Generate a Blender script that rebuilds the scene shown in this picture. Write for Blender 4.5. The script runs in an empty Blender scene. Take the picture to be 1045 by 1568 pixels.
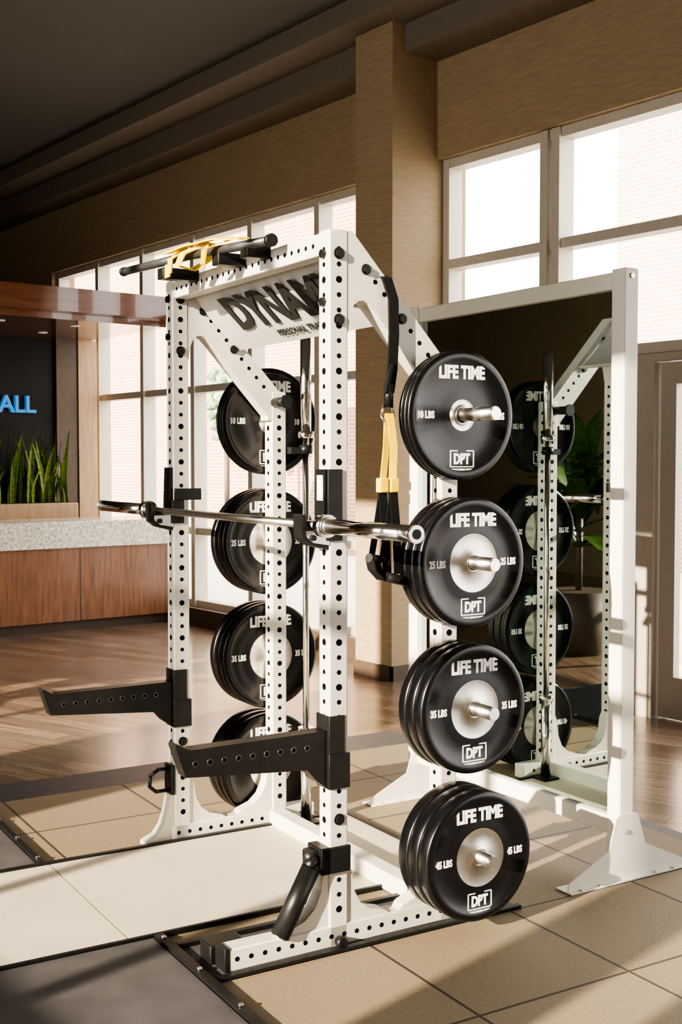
import bpy, bmesh, math, random
from mathutils import Vector, Matrix
random.seed(4)
scene=bpy.context.scene
COL=scene.collection
scene.view_settings.view_transform='AgX'
scene.view_settings.look='AgX - High Contrast'
# ------------------------------------------------------------------ materials
def nt(m):
    m.use_nodes=True
    return m.node_tree.nodes, m.node_tree.links
def mat(name,col,rough=.5,metal=0.,var=0.,vscale=20.,bump=0.,bscale=200.,stretch=(1,1,1),coat=0.,spec=.5,emit=None,estr=0.):
    m=bpy.data.materials.new(name); n,l=nt(m)
    b=n['Principled BSDF']
    b.inputs['Base Color'].default_value=(*col,1); b.inputs['Roughness'].default_value=rough
    b.inputs['Metallic'].default_value=metal; b.inputs['Specular IOR Level'].default_value=spec
    b.inputs['Coat Weight'].default_value=coat
    if emit: 
        b.inputs['Emission Color'].default_value=(*emit,1); b.inputs['Emission Strength'].default_value=estr
    tc=n.new('ShaderNodeTexCoord'); mp=n.new('ShaderNodeMapping'); mp.inputs['Scale'].default_value=stretch
    l.new(tc.outputs['Object'],mp.inputs['Vector'])
    nz=n.new('ShaderNodeTexNoise'); nz.inputs['Scale'].default_value=vscale; nz.inputs['Detail'].default_value=6
    l.new(mp.outputs['Vector'],nz.inputs['Vector'])
    rp=n.new('ShaderNodeValToRGB'); v=max(var,.02)
    rp.color_ramp.elements[0].position=.3; rp.color_ramp.elements[1].position=.7
    rp.color_ramp.elements[0].color=(*[max(0,c*(1-v)) for c in col],1)
    rp.color_ramp.elements[1].color=(*[min(1,c*(1+v)) for c in col],1)
    l.new(nz.outputs['Fac'],rp.inputs['Fac']); l.new(rp.outputs['Color'],b.inputs['Base Color'])
    if bump>0:
        n2=n.new('ShaderNodeTexNoise'); n2.inputs['Scale'].default_value=bscale; n2.inputs['Detail'].default_value=3
        l.new(mp.outputs['Vector'],n2.inputs['Vector'])
        bp=n.new('ShaderNodeBump'); bp.inputs['Strength'].default_value=bump; bp.inputs['Distance'].default_value=.002
        l.new(n2.outputs['Fac'],bp.inputs['Height']); l.new(bp.outputs['Normal'],b.inputs['Normal'])
    return m
def brickmat(name,c1,c2,mortar,w,h,ms,off=.5,rot=0.,rough=.6,loc=(0,0,0),nscale=40,nstr=.25,nstretch=(1,1,1),plane='XY',bump=.2,coat=0.):
    m=bpy.data.materials.new(name); n,l=nt(m); b=n['Principled BSDF']
    b.inputs['Roughness'].default_value=rough; b.inputs['Coat Weight'].default_value=coat; b.inputs['Coat Roughness'].default_value=.15
    tc=n.new('ShaderNodeTexCoord'); mp=n.new('ShaderNodeMapping'); mp.inputs['Rotation'].default_value=(0,0,rot); mp.inputs['Location'].default_value=loc
    src=tc.outputs['Object']
    if plane=='YZ':
        sx=n.new('ShaderNodeSeparateXYZ'); cx=n.new('ShaderNodeCombineXYZ'); l.new(src,sx.inputs[0])
        l.new(sx.outputs['Y'],cx.inputs['X']); l.new(sx.outputs['Z'],cx.inputs['Y']); src=cx.outputs[0]
    l.new(src,mp.inputs['Vector'])
    br=n.new('ShaderNodeTexBrick'); br.offset=off; br.inputs['Scale'].default_value=1
    br.inputs['Brick Width'].default_value=w; br.inputs['Row Height'].default_value=h; br.inputs['Mortar Size'].default_value=ms
    br.inputs['Mortar Smooth'].default_value=.1; br.inputs['Bias'].default_value=0
    br.inputs['Color1'].default_value=(*c1,1); br.inputs['Color2'].default_value=(*c2,1); br.inputs['Mortar'].default_value=(*mortar,1)
    l.new(mp.outputs[0],br.inputs['Vector'])
    m2=n.new('ShaderNodeMapping'); m2.inputs['Scale'].default_value=nstretch; l.new(mp.outputs[0],m2.inputs['Vector'])
    nz=n.new('ShaderNodeTexNoise'); nz.inputs['Scale'].default_value=nscale; nz.inputs['Detail'].default_value=5; l.new(m2.outputs[0],nz.inputs['Vector'])
    mx=n.new('ShaderNodeMix'); mx.data_type='RGBA'; mx.blend_type='OVERLAY'; mx.inputs[0].default_value=nstr
    l.new(br.outputs['Color'],mx.inputs[6]); l.new(nz.outputs['Fac'],mx.inputs[7]); l.new(mx.outputs[2],b.inputs['Base Color'])
    bp=n.new('ShaderNodeBump'); bp.inputs['Strength'].default_value=bump; bp.inputs['Distance'].default_value=.003; bp.invert=True
    l.new(br.outputs['Fac'],bp.inputs['Height']); l.new(bp.outputs['Normal'],b.inputs['Normal'])
    return m
M={}
M['white']=mat('powder_white',(.60,.565,.50),.34,var=.03,bump=.05,bscale=400)
M['cream']=mat('mirror_frame_white',(.70,.67,.60),.4,var=.02)
M['black']=mat('satin_black',(.012,.012,.012),.4,var=.2,spec=.35)
M['hole']=mat('hole_black',(.004,.004,.004),.8,spec=.1)
M['arm']=mat('arm_black_steel',(.014,.013,.012),.42,var=.2,bump=.1,spec=.4)
M['pull']=mat('pull_up_bar_grey',(.10,.10,.10),.35,.6,var=.1)
M['rubber']=mat('plate_rubber',(.006,.006,.007),.27,var=.2,vscale=60,bump=.03,bscale=300,spec=.55)
M['print']=mat('white_print',(.9,.89,.85),.5)
M['steel']=mat('brushed_steel',(.62,.60,.57),.28,1.,var=.08,vscale=80)
M['chrome']=mat('chrome',(.8,.79,.77),.12,1.,var=.03)
M['sign']=mat('sign_panel',(.46,.44,.41),.5,var=.04)
M['signtext']=mat('sign_text',(.02,.02,.02),.5)
M['yellow']=mat('yellow_webbing',(.80,.55,.0),.6,var=.1,bump=.2)
M['strap']=mat('black_webbing',(.01,.01,.01),.7,bump=.3,spec=.2)
M['sticker']=mat('warning_sticker',(.75,.74,.72),.5,var=.3,vscale=160)
M['wall']=mat('wall_fabric_brown',(.33,.245,.15),.75,var=.13,vscale=9,stretch=(1,1,9),bump=.12,bscale=90)
M['ceil']=mat('ceiling_paint',(.115,.105,.092),.8,var=.03)
M['crown']=mat('crown_paint',(.18,.15,.115),.7,var=.03)
M['base']=mat('baseboard_dark',(.09,.06,.04),.45,var=.1)
M['alu']=mat('window_frame_bronze',(.52,.475,.40),.45,.1,var=.04)
M['doorm']=mat('door_frame_bronze',(.42,.37,.31),.45,.1,var=.04)
M['canopy']=mat('canopy_wood',(.13,.045,.02),.15,var=.3,vscale=6,stretch=(.6,8,8),coat=.6)
M['counter']=mat('counter_walnut',(.24,.11,.055),.35,var=.3,vscale=5,stretch=(7,7,.6),coat=.2)
M['ltwood']=mat('light_wood_panel',(.42,.27,.15),.4,var=.15,vscale=5,stretch=(6,6,.6))
M['granite']=mat('granite',(.66,.62,.54),.25,var=.5,vscale=34,coat=.3)
M['panel']=mat('black_backwall_panel',(.012,.011,.010),.5,var=.3,vscale=3,spec=.25)
M['neon']=mat('blue_letters',(.02,.25,.6),.4,emit=(.01,.30,.8),estr=.25)
M['leaf']=mat('snake_plant_leaf',(.14,.21,.02),.45,var=.6,vscale=25,stretch=(1,1,4))
M['palm']=mat('palm_leaf',(.05,.10,.02),.4,var=.4,vscale=20)
M['matgrey']=mat('grey_rubber_mat',(.075,.070,.071),.6,var=.2,vscale=6,bump=.1)
M['plat']=mat('platform_vinyl',(.52,.455,.36),.5,var=.06,vscale=3,bump=.1,bscale=150)
M['foliage']=mat('tree_foliage',(.26,.34,.22),.7,var=.3,vscale=12)
M['pot']=mat('terracotta_pot',(.08,.05,.035),.6,var=.1)
M['concrete']=mat('outdoor_concrete',(.6,.57,.52),.8,var=.1)
M['tile']=brickmat('rubber_tile',(.215,.165,.105),(.24,.185,.12),(.05,.035,.022),.61,.61,.006,off=0.,rough=.62,loc=(-.1,.08,0),nscale=160,nstr=.45)
M['band']=mat('dark_transition_tile',(.06,.058,.06),.5,var=.2,bump=.1)
M['floor']=brickmat('wood_plank_floor',(.15,.097,.063),(.26,.18,.125),(.06,.04,.028),1.2,.15,.003,off=.37,rot=math.radians(70),rough=.26,nscale=3,nstr=.8,nstretch=(1,9,1),bump=.1,coat=.35)
M['brick']=brickmat('exterior_brick',(.33,.17,.11),(.40,.22,.145),(.46,.40,.34),.22,.075,.012,rough=.8,plane='YZ',nstr=.2)
M['brick2']=brickmat('exterior_brick_pale',(.40,.30,.23),(.46,.36,.28),(.55,.50,.44),.22,.075,.012,rough=.8,plane='YZ',nstr=.2)
mg=bpy.data.materials.new('mirror_glass'); n,l=nt(mg); b=n['Principled BSDF']
b.inputs['Base Color'].default_value=(.58,.66,.66,1); b.inputs['Metallic'].default_value=1; b.inputs['Roughness'].default_value=.015
M['mirror']=mg
# ------------------------------------------------------------------ helpers
def empty(name,loc=(0,0,0),rz=0.):
    o=bpy.data.objects.new(name,None); COL.objects.link(o); o.location=loc; o.rotation_euler=(0,0,rz); o.empty_display_size=.1
    return o
class MB:
    """mesh builder with several materials"""
    def __init__(s): s.bm=bmesh.new(); s.mats=[]
    def mi(s,k):
        if k not in s.mats: s.mats.append(k)
        return s.mats.index(k)
    def _fin(s,faces,k,smooth=False):
        i=s.mi(k)
        for f in faces: f.material_index=i; f.smooth=smooth
    def box(s,c0,c1,k,bev=0.):
        x0,y0,z0=[min(a,b) for a,b in zip(c0,c1)]; x1,y1,z1=[max(a,b) for a,b in zip(c0,c1)]
        r=bmesh.ops.create_cube(s.bm,size=1,matrix=Matrix.Translation(((x0+x1)/2,(y0+y1)/2,(z0+z1)/2))@Matrix.Diagonal((x1-x0,y1-y0,z1-z0,1)))
        vs=r['verts']; es={e for v in vs for e in v.link_edges}
        fs={f for v in vs for f in v.link_faces}
        s._fin(fs,k)
        if bev>0:
            rr=bmesh.ops.bevel(s.bm,geom=list(es),offset=bev,segments=2,affect='EDGES',profile=.5)
            s._fin(rr['faces'],k,True)
    def cyl(s,p0,p1,r,k,r2=None,seg=24,smooth=True,caps=True):
        p0=Vector(p0);p1=Vector(p1);d=p1-p0
        q=Vector((0,0,1)).rotation_difference(d.normalized()).to_matrix().to_4x4()
        m=Matrix.Translation((p0+p1)/2)@q
        rr=bmesh.ops.create_cone(s.bm,cap_ends=caps,segments=seg,radius1=r,radius2=(r if r2 is None else r2),depth=d.length,matrix=m)
        fs={f for v in rr['verts'] for f in v.link_faces}; i=s.mi(k)
        for f in fs: f.material_index=i; f.smooth=smooth and len(f.verts)<=4
    def prism(s,pts,a,b_,k,axis='y'):
        """pts 2D polygon; axis y: (x,z) extruded y a..b"""
        def P(p,t): return (p[0],t,p[1]) if axis=='y' else ((t,p[0],p[1]) if axis=='x' else (p[0],p[1],t))
        A=[s.bm.verts.new(P(p,a)) for p in pts]; B=[s.bm.verts.new(P(p,b_)) for p in pts]
        fs=[s.bm.faces.new(A),s.bm.faces.new(B[::-1])]
        for i in range(len(pts)):
            j=(i+1)%len(pts); fs.append(s.bm.faces.new((A[j],A[i],B[i],B[j])))
        bmesh.ops.recalc_face_normals(s.bm,faces=fs); s._fin(fs,k)
    def lathe(s,prof,k,mat4,seg=64):
        rings=[]
        for r,h,_ in prof:
            rings.append([s.bm.verts.new(mat4@Vector((r*math.cos(2*math.pi*i/seg),r*math.sin(2*math.pi*i/seg),h))) for i in range(seg)])
        for a in range(len(prof)-1):
            kk=prof[a][2] or k
            for i in range(seg):
                j=(i+1)%seg
                f=s.bm.faces.new((rings[a][i],rings[a][j],rings[a+1][j],rings[a+1][i])); f.material_index=s.mi(kk); f.smooth=True
    def ribbon(s,pts,wdir,w,t,k):
        wd=Vector(wdir).normalized(); pts=[Vector(p) for p in pts]; rows=[]
        for i,p in enumerate(pts):
            tg=(pts[min(i+1,len(pts)-1)]-pts[max(i-1,0)]).normalized(); nn=tg.cross(wd).normalized()
            rows.append([s.bm.verts.new(p+wd*a*w/2+nn*b_*t/2) for a,b_ in((-1,-1),(1,-1),(1,1),(-1,1))])
        fs=[s.bm.faces.new(rows[0]),s.bm.faces.new(rows[-1][::-1])]
        for i in range(len(rows)-1):
            for c in range(4):
                d=(c+1)%4; fs.append(s.bm.faces.new((rows[i][c],rows[i][d],rows[i+1][d],rows[i+1][c])))
        bmesh.ops.recalc_face_normals(s.bm,faces=fs); s._fin(fs,k)
    def tube(s,pts,r,k,seg=12):
        for i in range(len(pts)-1): s.cyl(pts[i],pts[i+1],r,k,seg=seg)
        for p in pts[1:-1]:
            rr=bmesh.ops.create_uvsphere(s.bm,u_segments=seg,v_segments=8,radius=r,matrix=Matrix.Translation(p))
            s._fin({f for v in rr['verts'] for f in v.link_faces},k,True)
    def text(s,txt,size,mat4,k,bold=.0,wscale=1.,ext=.0006,maxw=None):
        cu=bpy.data.curves.new('t','FONT'); cu.body=txt; cu.size=size; cu.align_x='CENTER'; cu.align_y='CENTER'; cu.offset=bold; cu.extrude=ext; cu.resolution_u=3
        ob=bpy.data.objects.new('t',cu); COL.objects.link(ob)
        dg=bpy.context.evaluated_depsgraph_get(); me=bpy.data.meshes.new_from_object(ob.evaluated_get(dg))
        xs=[v.co.x for v in me.vertices]; ys=[v.co.y for v in me.vertices]
        cx=(min(xs)+max(xs))/2; cy=(min(ys)+max(ys))/2
        sc=wscale if maxw is None else maxw/(max(xs)-min(xs))
        me.transform(mat4@Matrix.Diagonal((sc,1,1,1))@Matrix.Translation((-cx,-cy,0)))
        nf=len(s.bm.faces); s.bm.from_mesh(me); s.bm.faces.ensure_lookup_table()
        i=s.mi(k)
        for f in s.bm.faces[nf:]: f.material_index=i; f.smooth=False
        bpy.data.objects.remove(ob); bpy.data.meshes.remove(me); bpy.data.curves.remove(cu)
    def obj(s,name,parent=None,loc=(0,0,0),rz=0.):
        me=bpy.data.meshes.new(name); s.bm.to_mesh(me); s.bm.free()
        for k in s.mats: me.materials.append(M[k])
        o=bpy.data.objects.new(name,me); COL.objects.link(o); o.location=loc; o.rotation_euler=(0,0,rz)
        if parent: o.parent=parent
        return o
def boxobj(name,c0,c1,k,bev=0.,parent=None):
    b=MB(); b.box(c0,c1,k,bev); return b.obj(name,parent)
# ------------------------------------------------------------------ camera (world X/Y = building axes)
YAW=math.radians(37.8)
cam=bpy.data.cameras.new('camera'); co=bpy.data.objects.new('camera',cam); COL.objects.link(co)
co.location=(0,0,1.667); co.rotation_euler=(math.radians(90-2.43),0,-YAW)
cam.sensor_fit='HORIZONTAL'; cam.sensor_width=36; cam.lens=36*2750/1568; cam.clip_end=200
scene.camera=co
# ------------------------------------------------------------------ rack frame
RO=Vector((2.465,3.220,0)); RA=math.radians(-6.8)
def R(u,v,z=0.):
    c,s_=math.cos(RA),math.sin(RA); return Vector((RO.x+u*c-v*s_,RO.y+u*s_+v*c,z))
# ------------------------------------------------------------------ building shell
CE=5.1; WX=6.28; LX=-4.
boxobj('floor',(LX-.3,-6,-.1),(WX+.3,17,0),'floor')
boxobj('ceiling',(LX-.3,-6,CE),(WX+.3,17,CE+.15),'ceil')
boxobj('ground_exterior',(WX+.3,-20,-.3),(40,60,-.12),'concrete')
boxobj('wall_back',(LX,16.9,0),(WX+.3,17.05,CE),'wall')
boxobj('wall_front',(LX,-6.15,0),(WX+.3,-6,CE),'wall')
w=MB()
w.box((WX,-6,3.98),(WX+.3,17,CE),'wall')            # header
w.box((WX,7.33,0),(WX+.3,17,.17),'wall')            # low sill
w.box((WX,13.9,.17),(WX+.3,17,3.98),'wall')         # solid end
w.box((5.83,6.89,0),(WX+.3,7.33,CE),'wall')         # pier
w.obj('wall_right')
# left wall; window openings invented, spaced to shape the sun patches
SUN_OPENINGS=[(-.6,-.1),(.95,1.33),(1.6,4.3),(5.3,7.3)]
w=MB(); w.box((LX-.25,-6,4.85),(LX,17,CE),'wall'); w.box((LX-.25,-6,0),(LX,17,.4),'wall')
y0=-6
for a,b_ in SUN_OPENINGS: w.box((LX-.25,y0,.4),(LX,a,4.85),'wall'); y0=b_
w.box((LX-.25,y0,.4),(LX,17,4.85),'wall'); w.obj('wall_left')
t=MB(); t.box((5.60,1.5,4.93),(WX,17,CE),'crown'); t.box((5.95,1.5,4.72),(WX,6.89,4.93),'crown'); t.box((5.95,7.33,4.72),(WX,17,4.93),'crown'); t.obj('trim_1')
t=MB(); t.box((5.81,6.87,0),(5.83,7.33,.11),'base'); t.box((5.81,6.87,0),(WX,6.89,.11),'base'); t.box((WX-.03,7.33,0),(WX,10.8,.17),'base'); t.obj('baseboard_right')
def bank(name,b0,b1,mull,zs,z0,z1,fw=.07,X=WX+.06):
    m=MB(); x0,x1=X,X+.14; e=.004
    m.box((x0,b0,z0),(x1,b0+fw,z1),'alu'); m.box((x0,b1-fw,z0),(x1,b1,z1),'alu')
    m.box((x0+e,b0+fw,z1-fw),(x1-e,b1-fw,z1),'alu'); m.box((x0+e,b0+fw,z0),(x1-e,b1-fw,z0+fw),'alu')
    for y in mull: m.box((x0-.02,y-fw/2,z0+e),(x1-e*2,y+fw/2,z1-e),'alu')
    for z in zs: m.box((x0+e,b0+fw,z-fw/2),(x1-e,b1-fw,z+fw/2),'alu')
    m.obj(name)
bank('window_1',7.331,13.9,[8.5,9.565,10.63,11.70,12.77],[.95,2.4,3.18],.17,3.98)
bank('window_2',-6,6.889,[5.83,5.72,3.4,3.29,1.0,.89,-1.4,-1.51],[3.18],2.365,3.98)
bank('window_3',5.05,6.885,[5.83,5.72],[],0,2.364)
bank('window_4',-6,2.9,[1.8,.6,-.6,-1.8,-3,-4.2],[1.1],0,2.364)
for i,(a,b_) in enumerate(SUN_OPENINGS): 
    nn_=max(1,round((b_-a)/1.0))
    bank('window_%d'%(5+i),a+.002,b_-.002,[a+(b_-a)*j/nn_ for j in range(1,nn_)],[1.9,3.4],.4,4.85,X=LX-.2,fw=.06)  # frames added in the invented left-wall openings that shape the sunlight
def door(name,b0,b1):
    m=MB(); x0,x1=WX+.08,WX+.14
    m.box((x0,b0+.01,0.01),(x1,b0+.13,2.3),'doorm'); m.box((x0,b1-.13,0.01),(x1,b1-.01,2.3),'doorm')
    m.box((x0,b0+.13,0.01),(x1,b1-.13,.28),'doorm'); m.box((x0,b0+.13,2.16),(x1,b1-.13,2.3),'doorm')
    m.cyl((x0-.05,b0+.18,.8),(x0-.05,b0+.18,1.4),.014,'steel'); m.cyl((x0-.05,b0+.18,.82),(x0,b0+.12,.82),.01,'steel'); m.cyl((x0-.05,b0+.18,1.38),(x0,b0+.12,1.38),.01,'steel')
    m.obj(name)
door('door_1',3.95,4.85); door('door_2',2.98,3.93)
t=MB(); t.box((WX+.04,4.86,0),(WX+.2,5.045,2.36),'doorm'); t.box((WX+.04,2.905,2.31),(WX+.2,4.86,2.36),'doorm'); t.obj('trim_2')
# reception
c=MB(); c.box((1,10.92,.0),(6.2,11.5,.10),'base'); c.box((1,10.86,.10),(6.22,11.5,.82),'counter'); c.box((1,10.82,.82),(6.24,11.55,1.08),'granite',.006)
for i in range(1,6): c.box((6.22-i*1.05,10.857,.10),(6.226-i*1.05,10.86,.82),'base')
c.obj('reception_counter')
c=MB(); c.box((1,10.86,3.12),(6.2,12.80,3.35),'canopy'); c.box((1,10.95,3.05),(6.2,12.80,3.12),'canopy'); 
for x in (4.6,5.4): 
    for y in (11.4,12.2): c.cyl((x,y,3.045),(x,y,3.05),.05,'print')
c.obj('wood_canopy')
c=MB(); c.box((1,12.73,0),(5.77,12.85,3.05),'panel'); c.box((5.77,12.68,0),(6.03,12.85,3.05),'base'); c.box((6.03,12.66,0),(6.26,12.9,3.05),'ltwood')
c.obj('wall_reception')
c=MB(); c.text('HALL',.26,Matrix.Translation((5.22,12.70,2.30))@Matrix.Rotation(math.pi/2,4,'X')@Matrix.Shear('XY',4,(.2,0)) ,'neon',bold=.006,ext=.02); c.obj('wall_lettering')
c=MB(); c.box((3.5,11.95,0),(5.68,12.35,1.22),'ltwood',.01); c.box((3.52,11.97,1.2),(5.66,12.33,1.225),'base')
def blade(m,x,y,z,h,w_,lean,ang):
    rows=[]; N=7
    for i in range(N+1):
        f=i/N; ww=w_*(1-f**3)*(.75+.5*math.sin(f*math.pi)); off=lean*f*f
        cx=x+math.cos(ang)*off; cy=y+math.sin(ang)*off
        dx=-math.sin(ang*2+1); dy=math.cos(ang*2+1)
        rows.append([m.bm.verts.new((cx+dx*ww/2*a,cy+dy*ww/2*a+(.01 if a==0 else 0),z+h*f)) for a in(-1,0,1)])
    k=m.mi('leaf')
    for i in range(N):
        for a in(0,1):
            f=m.bm.faces.new((rows[i][a],rows[i][a+1],rows[i+1][a+1],rows[i+1][a])); f.material_index=k; f.smooth=True
for i in range(140):
    blade(c,random.uniform(3.6,5.6),random.uniform(12.05,12.25),1.2,random.uniform(.35,.85),random.uniform(.035,.06),random.uniform(.02,.25),random.uniform(0,6.28))
c.obj('snake_plant_planter')
# potted plant deeper in the room (seen in the mirror)
c=MB(); px,py=.45,7.7
c.cyl((px,py,0),(px,py,.55),.2,'pot',r2=.28,seg=32); c.cyl((px,py,.5),(px,py,1.3),.03,'base')
for i in range(46):
    an=random.uniform(0,6.28); el=random.uniform(.1,1.2); L=random.uniform(.5,.9); z0=random.uniform(.9,1.6); rows=[]
    for j in range(8):
        f=j/7; rr=L*f*math.cos(el); zz=z0+L*f*math.sin(el)*1.4-.45*f*f*L; ww=.09*math.sin(math.pi*min(1,f*.95+.05))
        rows.append([c.bm.verts.new((px+math.cos(an)*rr-math.sin(an)*ww*a,py+math.sin(an)*rr+math.cos(an)*ww*a,zz-(0 if a else .015))) for a in(-1,0,1)])
    k=c.mi('palm')
    for j in range(7):
        for a in(0,1):
            f=c.bm.faces.new((rows[j][a],rows[j][a+1],rows[j+1][a+1],rows[j+1][a])); f.material_index=k; f.smooth=True
c.obj('potted_palm')
# exterior
boxobj('exterior_brick_building',(14,17.5,-.12),(15,60,14),'brick')
boxobj('exterior_brick_annex',(16,6,-.12),(17,13.1,10),'brick2')
tr=MB()
tx,ty=12.1,19.1
tr.cyl((tx,ty,-.12),(tx,ty,2.6),.05,'base')
for i in range(70):
    p=Vector((tx,ty,2.75))+Vector((random.uniform(-.3,.3),random.uniform(-.4,.4),random.uniform(-.6,.65)))
    r=bmesh.ops.create_icosphere(tr.bm,subdivisions=1,radius=random.uniform(.05,.14),matrix=Matrix.Translation(p))
    for v in r['verts']: v.co+=Vector([random.uniform(-.03,.03) for _ in range(3)])
    tr._fin({f for v in r['verts'] for f in v.link_faces},'foliage',False)
tr.obj('courtyard_tree')
# ------------------------------------------------------------------ gym floor pieces
def slab(name,rects,parent=None):
    m=MB()
    for (u0,v0,u1,v1,z0,z1,k) in rects: m.box((u0,v0,z0),(u1,v1,z1),k)
    return m.obj(name,None,RO,RA)
slab('rubber_tile_flooring',[(-5.5,-6,1.88,2.3,.0,.008,'tile'),(1.88,-6,1.96,2.62,0,.008,'band'),(-5.5,2.3,1.88,2.62,0,.008,'band')])
slab('grey_rubber_mat',[(-3,-3,-.525,.34,.008,.018,'matgrey')]); slab('grey_rubber_mat.001',[(-3,1.30,-.645,3.0,.008,.018,'matgrey')])
m=MB()
m.box((-3,.36,.008),(-.605,1.26,.02),'plat'); m.box((-.6,.36,.008),(.80,1.26,.02),'plat')
for (a,b_,c_,d) in [(-3,.345,.80,.36),(-3,1.26,.80,1.285),(-.52,-3,-.485,.345),(-.64,1.285,-.61,3.),(-.485,.22,.9,.245),(.80,.345,.825,1.285)]:
    m.box((a,b_,.008),(c_,d,.028),'black',.002)
for i in range(9): m.cyl((-.502,.3-i*.3,.028),(-.502,.3-i*.3,.034),.009,'steel',seg=12); m.cyl((-.625,1.35+i*.3,.028),(-.625,1.35+i*.3,.034),.009,'steel',seg=12)
m.box((-.485,-.085,.008),(.76,.22,.0115),'matgrey'); m.box((-.485,-.085,.008),(.76,-.06,.022),'black')
m.obj('lifting_platform',None,RO,RA)
# ------------------------------------------------------------------ power rack
rack=empty('power_rack',RO,RA)
W=1.324; D=.46; DL=.478; H=2.44; P=.0365; G=.012
def holes(m,cx,cy,z0,z1,step=.0508,faces='-x-y+x+y',r=.0085):
    n=int((z1-z0)/step)
    for i in range(n+1):
        z=z0+i*step; rr=r if i%3 else r*1.4; e=P+.0006
        if '-x' in faces: m.cyl((cx-e,cy,z),(cx-e+.002,cy,z),rr,'hole',seg=12)
        if '+x' in faces: m.cyl((cx+e,cy,z),(cx+e-.002,cy,z),rr,'hole',seg=12)
        if '-y' in faces: m.cyl((cx,cy-e,z),(cx,cy-e+.002,z),rr,'hole',seg=12)
        if '+y' in faces: m.cyl((cx,cy+e,z),(cx,cy+e-.002,z),rr,'hole',seg=12)
for nm,(x,y,h) in {'front_upright_1':(0,0,H),'front_upright_2':(0,W,H),'rear_upright_1':(D,0,1.98),'rear_upright_2':(DL,W,1.98)}.items():
    m=MB(); m.box((x-P,y-P,G),(x+P,y+P,h),'white',.006); holes(m,x,y,.14,h-.06); m.obj(nm,rack)
def bolt(m,u,y,z,sgn,r=.017): m.cyl((u,y,z),(u,y+sgn*.012,z),r,'black',seg=6,smooth=False); m.cyl((u,y,z),(u,y+sgn*.004,z),r*1.25,'black',seg=16)
for i,(y,s1) in enumerate(((0,-1),(W,1))):
    m=MB()
    pts=[(P,2.439),(.053,2.439),(.4985,1.96),(.4985,1.85),(.4225,1.85),(.4225,1.87),(.14,2.178),(.118,2.2),(.098,2.21),(.08,2.208),(.062,2.195),(.05,2.17),(.043,2.14),(P,2.10)]
    m.prism(pts,y-P+.002,y+P-.002,'white')
    for q in range(9):
        f=(q+.5)/9; u=.09+f*.33; z=2.335-f*.355
        for yy in (y-P+.002,y+P-.002):
            sg=-1 if yy<y else 1
            if q in(0,4): bolt(m,u,yy,z,sg,.015)
            else: m.cyl((u,yy+sg*.0006,z),(u,yy-sg*.001,z),.0085,'hole',seg=12)
    m.obj('top_gusset_%d'%(i+1),rack)
    m=MB(); uf=-.4155 if i==0 else -.05
    m.box((uf,y-P,G),(.66,y+P,.085),'white',.005)
    u=uf+.03
    while u<.64:
        for sg in(-1,1): m.cyl((u,y+sg*(P+.0006),.05),(u,y+sg*(P-.001),.05),.0085,'hole',seg=12)
        u+=.0508
    g=[(-P,.085),(-.21,.085),(-.19,.10),(-.13,.12),(-.09,.155),(-.065,.21),(-.055,.29),(-P,.33)]
    gf=g if i==0 else [(-P,.012),(-.175,.012),(-.17,.03),(-.12,.05),(-.09,.09),(-.07,.15),(-.055,.22),(-P,.25)]
    m.prism(gf,y-.03,y+.03,'white'); m.prism([(-a,b_*.85+.013) for a,b_ in g],y-.03,y+.03,'white')
    DD=D if i==0 else DL
    m.prism([(DD+a,b_) for a,b_ in g],y-.03,y+.03,'white')
    if i==0:
        m.box((uf-.015,y-P-.002,G),(uf+.004,y+P+.002,.09),'black',.003)
        m.box((uf-.03,y+P+.005,G),(uf+.10,y+P+.09,.075),'black',.006)
    m.cyl((0,y+s1*P,.03),(0,y+s1*(P+.03),.03),.018,'black')
    m.obj('base_runner_%d'%(i+1),rack)
m=MB(); m.box((-P+.004,P,2.36),(P-.004,W-P,2.435),'white',.005)
y=.08
while y<W-.06:
    m.cyl((-P+.0034,y,2.397),(-P+.006,y,2.397),.0085,'hole',seg=12); y+=.0508
m.box((D-P,P,G),(D+P,W-P,.085),'white',.005)
m.obj('crossbeams',rack)
m=MB()
for y in(0,W):
    for z in(2.36,2.14,.45): bolt(m,0,y-P,z,-1,.016)
    for z in(2.36,2.2): m.cyl((-P,y,z),(-P-.012,y,z),.016,'black',seg=6,smooth=False)
m.obj('frame_bolts',rack)
# sign
m=MB()
prof=[(.045,2.43),(.06,2.385),(.10,2.325),(.16,2.262),(.22,2.205),(.28,2.155),(.30,2.16)]
m.prism(prof+[(a+.008,b_+.008) for a,b_ in prof[::-1]],P+.005,W-P-.005,'sign')
up=Vector((-.70,0,.66)).normalized(); rt=Vector((0,-1,0)); nn=rt.cross(up)
def SM(u,v,z,off=.004):
    p=Vector((u,v,z))+nn*off
    return Matrix(((rt.x,up.x,nn.x,p.x),(rt.y,up.y,nn.y,p.y),(rt.z,up.z,nn.z,p.z),(0,0,0,1)))
m.text('DYNAMIC',.23,SM(.138,.58,2.285,.009),'signtext',bold=.009,maxw=.98)
m.text('PERSONAL TRAINING',.045,SM(.238,.60,2.191,.006),'signtext',bold=.0008,maxw=.46)
m.obj('sign_panel',rack)
# pull-up bars
m=MB()
m.tube([Vector((-.10,.26,2.44)),Vector((-.16,.85,2.465)),Vector((-.215,1.38,2.472))],.017,'pull')
m.cyl((-.10,.25,2.44),(-.10,.27,2.44),.023,'black'); m.cyl((-.216,1.37,2.472),(-.217,1.39,2.472),.019,'black')
for y,u in((.42,-.118),(.62,-.137),(1.05,-.18)): m.box((u-.01,y-.03,2.40),(-.03,y+.03,2.445),'black',.004)
m.obj('pull_up_bar',rack)
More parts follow.
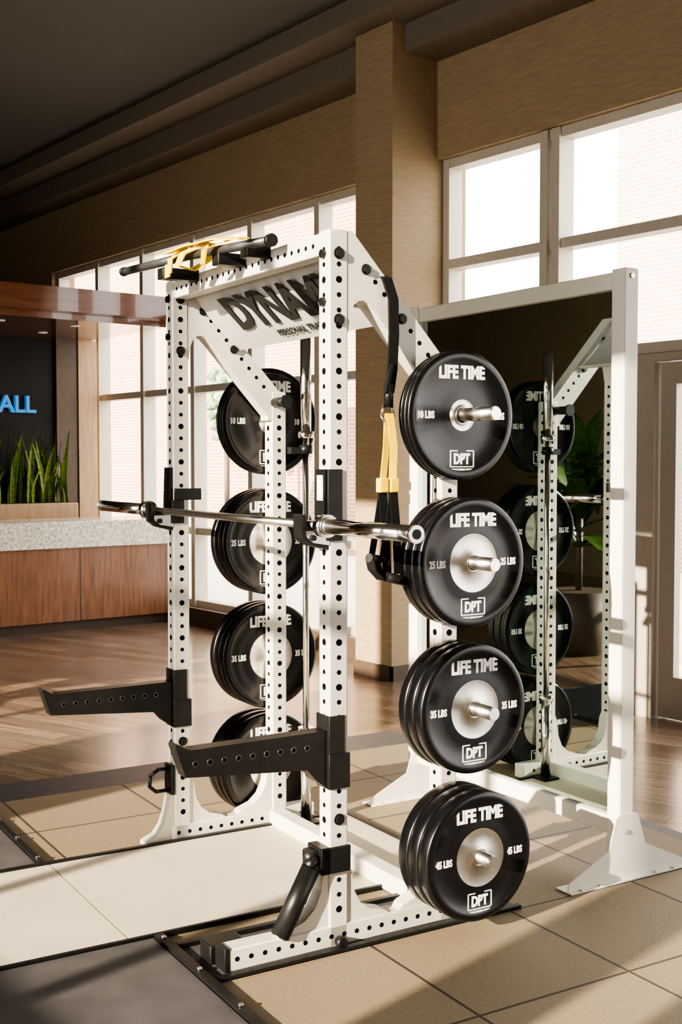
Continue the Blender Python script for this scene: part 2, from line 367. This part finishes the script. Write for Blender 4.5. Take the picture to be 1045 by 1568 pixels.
# j cups
for i,y in enumerate((0,W)):
    m=MB()
    jp=[(-P-.002,1.64),(-P-.002,1.37),(-.10,1.385),(-.135,1.41),(-.14,1.49),(-.126,1.49),(-.12,1.452),(-.105,1.4395),(-.072,1.4395),(-.056,1.46),(-.05,1.64)]
    m.prism(jp,y-.032,y+.032,'black')
    m.prism([(-P,1.385),(-.098,1.395),(-.125,1.415),(-.126,1.435),(-.05,1.436),(-P,1.5)],y-.037,y-.0325,'steel')
    m.box((-P-.01,y-P-.008,1.40),(.01,y-P-.001,1.64 if i==0 else 1.50),'black',.002)
    if i==0: m.box((-.0525,y-.02,1.50),(-.0535,y+.02,1.62),'sticker')
    else: m.box((-P,y-P-.012,1.50),(.09,y-P-.002,1.55),'black',.003)
    m.cyl((-.1,y-.038,1.412),(-.1,y-.044,1.412),.01,'black'); m.obj('j_cup_%d'%(i+1),rack)
# safety arms
for i,(y,zt,L) in enumerate(((0,.757,.59),(W,.715,.61))):
    m=MB()
    ap=[(-P,zt),(-L+.05,zt-.004),(-L+.03,zt+.004),(-L,zt+.022),(-L-.004,zt+.01),(-L+.03,zt-.09),(-.12,zt-.125),(-.08,zt-.17),(-P,zt-.20)]
    m.prism(ap,y-.030,y+.030,'arm')
    u=-.12
    while u>-L+.06:
        for sg in(-1,1):
            m.cyl((u,y+sg*.0306,zt-.05),(u,y+sg*.029,zt-.05),.0085,'hole',seg=12); m.cyl((u,y+sg*.0303,zt-.05),(u,y+sg*.029,zt-.05),.0098,'steel',seg=12)
        u-=.0508
    m.box((-P-.006,y-P-.007,zt-.20),(-P+.0,y+P+.007,zt+.05),'arm',.002)
    m.box((-P-.006,y-P-.008,zt-.20),(P+.004,y-P-.001,zt-.08),'arm',.002); m.box((-P-.006,y-P-.008,zt-.08),(.02,y-P-.001,zt+.05),'arm',.002)
    m.box((-P-.006,y+P+.001,zt-.20),(.02,y+P+.008,zt+.05),'arm',.002)
    m.obj('safety_arm_%d'%(i+1),rack)
# landmine and band peg
m=MB(); m.box((-.075,-.05,.27),(P+.004,-P-.001,.36),'black',.004); m.box((-.075,-.05,.27),(-P-.001,.05,.36),'black',.004)
m.cyl((-.09,0,.30),(-.09,0,.35),.028,'black'); m.cyl((-.08,-.02,.325),(-.12,-.03,.30),.02,'black')
m.cyl((-.105,-.03,.30),(-.225,-.03,.09),.033,'black'); m.cyl((-.225,-.03,.09),(-.2275,-.03,.086),.028,'steel')
m.obj('landmine_attachment',rack)
m=MB(); pts=[Vector((-.045,W,.33)),Vector((-.10,W,.33)),Vector((-.135,W,.31)),Vector((-.14,W,.26)),Vector((-.11,W,.235)),Vector((-.05,W,.235))]
m.tube(pts,.008,'black'); m.box((-.055,W-.04,.22),(-P-.001,W+.04,.35),'black',.003); m.obj('band_hook',rack)
# pegs
hub={10:(1.829,.1125,3,.0235,'10 LBS',1.85),25:(1.316,.18,3,.0455,'25 LBS',1.30),35:(.807,.192,3,.0497,'35 LBS',.775),45:(.295,.226,3,.0605,'45 LBS',.262)}
m=MB()
for wgt,(z,w_,n_,t_,_,zl) in hub.items():
    m.cyl((D,-P,z),(D,-.295,z),.0235,'steel',seg=32); m.cyl((D,-.295,z),(D,-.299,z),.021,'chrome')
    m.cyl((DL,W+P,zl),(DL,W+.31,zl),.0235,'steel',seg=32)
m.obj('storage_pegs',rack)
# plates
def plate_mesh(wgt,t,label):
    m=MB(); m4=Matrix.Rotation(math.pi/2,4,'X')     # local z -> -y
    ro=.2265; hr=.055 if wgt==10 else .102; h=t
    rc=ro-.03
    e=.009 if t>.03 else .006
    prof=[(.0255,0.,'steel'),(hr,0.,'rubber'),(rc,.002,'rubber'),(ro-.012,.0,'rubber'),(ro-.003,.003,'rubber'),(ro,e,'rubber'),(ro,h-e,'rubber'),(ro-.003,h-.003,'rubber'),(ro-.012,h,'rubber'),(rc,h,'rubber'),(rc-.004,h-.003,'rubber'),(hr+.03,h-.003,'rubber'),(hr+.004,h-.0005,'rubber'),(hr,h-.0005,'steel'),(hr-.006,h-.002,'steel'),(.034,h-.002,'steel'),(.031,h,'steel'),(.0255,h,'steel'),(.0255,0,'steel')]
    m.lathe(prof,'rubber',m4,72)
    def T(x,z): return Matrix.Translation((x,-(h-.0024),z))@Matrix.Rotation(math.pi/2,4,'X')
    m.text('LIFE TIME',.062,T(0,.150),'print',bold=.0027,maxw=.198)
    m.text('DPT',.050,T(0,-.152),'print',bold=.0022,maxw=.070)
    fw,fh,ft=.052,.030,.004
    yy=-(h-.0024)
    for (x0,z0,x1,z1) in((-fw,-fh,fw,-fh+ft),(-fw,fh-ft,-.02,fh),(.02,fh-ft,fw,fh),(-fw,-fh,-fw+ft,fh),(fw-ft,-fh,fw,fh)):
        m.box((x0,yy-.0006,z0-.152),(x1,yy+.0006,z1-.152),'print')
    m.text('DYNAMIC PERSONAL TRAINING',.010,T(0,-.190),'print',maxw=.09)
    for sx in(-1,1): m.text(label,.034,T(sx*.153,0),'print',bold=.0014,maxw=.068)
    me=bpy.data.meshes.new('weight_plate_%dlb'%wgt); 
    m.bm.to_mesh(me); m.bm.free()
    for k in m.mats: me.materials.append(M[k])
    return me
for wgt,(z,w_,n_,t_,lab,zl) in hub.items():
    me=plate_mesh(wgt,t_-.001,lab)
    for side in(0,1):
        for i in range(n_):
            vf=-w_+i*t_ if side==0 else W+P+.008+i*t_*1.04
            o=bpy.data.objects.new('weight_plate',me); COL.objects.link(o)
            o.location=R(D if side==0 else DL,vf+t_,(z if side==0 else zl)-.0015); o.rotation_euler=(0,0,RA)
            if side: o.scale=(1.07,1,1.07)
# barbell
m=MB(); bu,bz=-.09,1.4545
m.cyl((bu,-.1,bz),(bu,1.443,bz),.0145,'steel',seg=24)
for a,b_ in((-.1,-.622),(1.443,2.024)):
    sg=1 if b_>a else -1
    m.cyl((bu,a-sg*.02,bz),(bu,a+sg*.02,bz),.038,'chrome',seg=32); m.cyl((bu,a,bz),(bu,b_,bz),.0255,'chrome',seg=32)
    m.cyl((bu,a+sg*.02,bz),(bu,a+sg*.035,bz),.029,'steel',seg=32)
    m.cyl((bu,b_-sg*.004,bz),(bu,b_+sg*.006,bz),.027,'steel',seg=32); m.cyl((bu,b_,bz),(bu,b_+sg*.008,bz),.015,'black',seg=24)
m.obj('barbell',None,RO,RA)
m=MB(); bx,by=.575,1.215
m.cyl((bx,by,.44),(bx,by,1.79),.0145,'chrome'); m.cyl((bx,by,.03),(bx,by,.44),.025,'chrome'); m.cyl((bx,by,1.79),(bx,by,2.22),.025,'chrome')
m.cyl((bx,by,.43),(bx,by,.46),.037,'chrome'); m.cyl((bx,by,1.77),(bx,by,1.80),.037,'chrome')
m.obj('barbell.001',None,RO,RA)
m=MB(); m.box((bx-.05,by-.05,G),(bx+.05,by+.05,.03),'black'); m.cyl((bx,by,1.70),(bx,by,1.74),.03,'black'); m.box((D+P,by-.01,1.70),(bx,by+.03,1.73),'black'); m.obj('bar_holder',rack)
m=MB()
m.cyl((DL-.02,W-P,1.93),(DL-.02,W-P-.10,1.93),.022,'black'); m.cyl((DL-.02,W-P-.10,1.93),(DL-.02,W-P-.112,1.93),.03,'black')
m.cyl((D-P,-.01,1.90),(.315,-.01,1.90),.02,'black'); m.cyl((.315,-.01,1.90),(.300,-.01,1.90),.03,'black')
m.obj('band_pegs',rack)
# suspension trainer
m=MB(); su,sv=.20,-.055
m.ribbon([(su-.02,.05,2.20),(su-.02,.045,2.27),(su-.02,0,2.305),(su-.015,-.045,2.29),(su+.005,-.055,2.22),(su+.008,-.055,2.1),(su+.0,-.057,1.98),(su-.012,-.055,1.90)],(1,0,0),.038,.01,'strap')
m.ribbon([(su-.005,-.06,2.0),(su-.02,-.064,1.95),(su-.03,-.062,1.90)],(1,0,.3),.012,.02,'strap')
m.cyl((su-.015,-.058,1.93),(su-.015,-.058,1.85),.016,'black'); m.tube([Vector((su-.035,-.058,1.86)),Vector((su-.045,-.058,1.82)),Vector((su-.02,-.058,1.79)),Vector((su+.005,-.058,1.82)),Vector((su-.005,-.058,1.87))],.005,'steel')
m.ribbon([(su-.02,-.058,1.83),(su-.025,-.06,1.72),(su-.04,-.06,1.59)],(1,.1,0),.026,.004,'yellow')
m.ribbon([(su-.015,-.066,1.83),(su+.0,-.068,1.72),(su-.005,-.068,1.59)],(1,-.1,0),.028,.004,'yellow')
m.box((su-.062,-.08,1.56),(su-.027,-.05,1.61),'yellow',.004); m.box((su-.022,-.085,1.56),(su+.013,-.055,1.61),'yellow',.004)
for dx,dy in((-.045,-.062),(-.005,-.07)):
    m.ribbon([(su+dx,dy,1.56),(su+dx-.02,dy,1.45),(su+dx-.045,dy,1.32)],(1,0,0),.024,.004,'strap')
    m.ribbon([(su+dx,dy-.004,1.56),(su+dx+.012,dy-.004,1.44),(su+dx+.02,dy-.004,1.28)],(1,0,0),.032,.004,'strap')
m.ribbon([(su-.10,-.075,1.335),(su-.095,-.08,1.30),(su-.06,-.08,1.265),(su+.0,-.08,1.255),(su+.03,-.08,1.27)],(0,1,0),.05,.006,'strap')
m.cyl((su-.105,-.075,1.34),(su-.055,-.06,1.33),.016,'black'); m.cyl((su-.05,-.10,1.275),(su+.03,-.10,1.255),.017,'black')
m.ribbon([(su-.07,-.075,1.32),(su-.055,-.08,1.27)],(0,1,0),.03,.006,'strap')
m.obj('suspension_trainer',None,RO,RA)
m=MB()
m.ribbon([(-.11,.45,2.475),(-.15,.6,2.495),(-.17,.8,2.50),(-.2,.95,2.487)],(1,0,.2),.045,.006,'yellow')
m.ribbon([(-.13,.72,2.50),(-.2,.80,2.465),(-.2,.85,2.425),(-.13,.86,2.415),(-.1,.78,2.445),(-.12,.7,2.495)],(0,1,.2),.05,.006,'yellow')
m.ribbon([(-.12,.55,2.485),(-.19,.62,2.455),(-.16,.7,2.415)],(0,1,0),.045,.006,'yellow')
m.ribbon([(-.14,.95,2.505),(-.18,.99,2.46),(-.18,1.0,2.40)],(0,1,0),.05,.006,'yellow')
m.ribbon([(-.15,.88,2.50),(-.20,.92,2.46),(-.19,.95,2.41)],(0,1,.1),.04,.006,'yellow')
m.obj('yellow_resistance_strap',None,RO,RA)
# ------------------------------------------------------------------ mirror on stand
MR=math.radians(-6.0); MO=Vector((3.77,3.045,0)); ML=1.382
m=MB(); q=.0365; HM=2.418
for y in(0,ML): m.box((-q,y-q,.012),(q,y+q,HM),'cream',.005)
m.box((-.03,q,HM-.075),(.03,ML-q,HM-.01),'cream',.004); m.box((-.03,q,.18),(.03,ML-q,.25),'cream',.004)
for y in(0,ML):
    m.prism([(-.31,.014),(.31,.014),(.31,.045),(.10,.14),(.06,.26),(.045,.27),(-.045,.27),(-.06,.26),(-.10,.14),(-.31,.045)],y-.043,y-q-.001,'cream')
    m.prism([(-.31,.009),(.31,.009),(.31,.014),(-.31,.014)],y-.06,y+.03,'cream')
    for u in(-.25,-.15,.15,.25): m.cyl((u,y-.052,.012),(u,y-.052,.02),.006,'steel',seg=8)
    m.cyl((0,y-q,HM-.03),(0,y-q-.006,HM-.03),.01,'steel'); m.cyl((0,y-q,.2),(0,y-q-.012,.2),.01,'steel')
m.box((.0,q,.25),(.03,ML-q,HM-.075),'black'); m.box((-.006,q,.25),(-.0005,ML-q,HM-.075),'mirror')
m.obj('standing_mirror',None,MO,MR)
# ------------------------------------------------------------------ light
wd=bpy.data.worlds.new('world'); scene.world=wd; wd.use_nodes=True
bg=wd.node_tree.nodes['Background']; bg.inputs[0].default_value=(1.,.98,.94,1); bg.inputs[1].default_value=5.4
s=bpy.data.lights.new('sun','SUN'); so=bpy.data.objects.new('sun',s); COL.objects.link(so); s.energy=17; s.angle=math.radians(.5); s.color=(1,.88,.70)
d=(R(.92,.27,0)-R(0,0,0)); d.z=-.34*d.length; so.rotation_euler=d.to_track_quat('-Z','Y').to_euler()
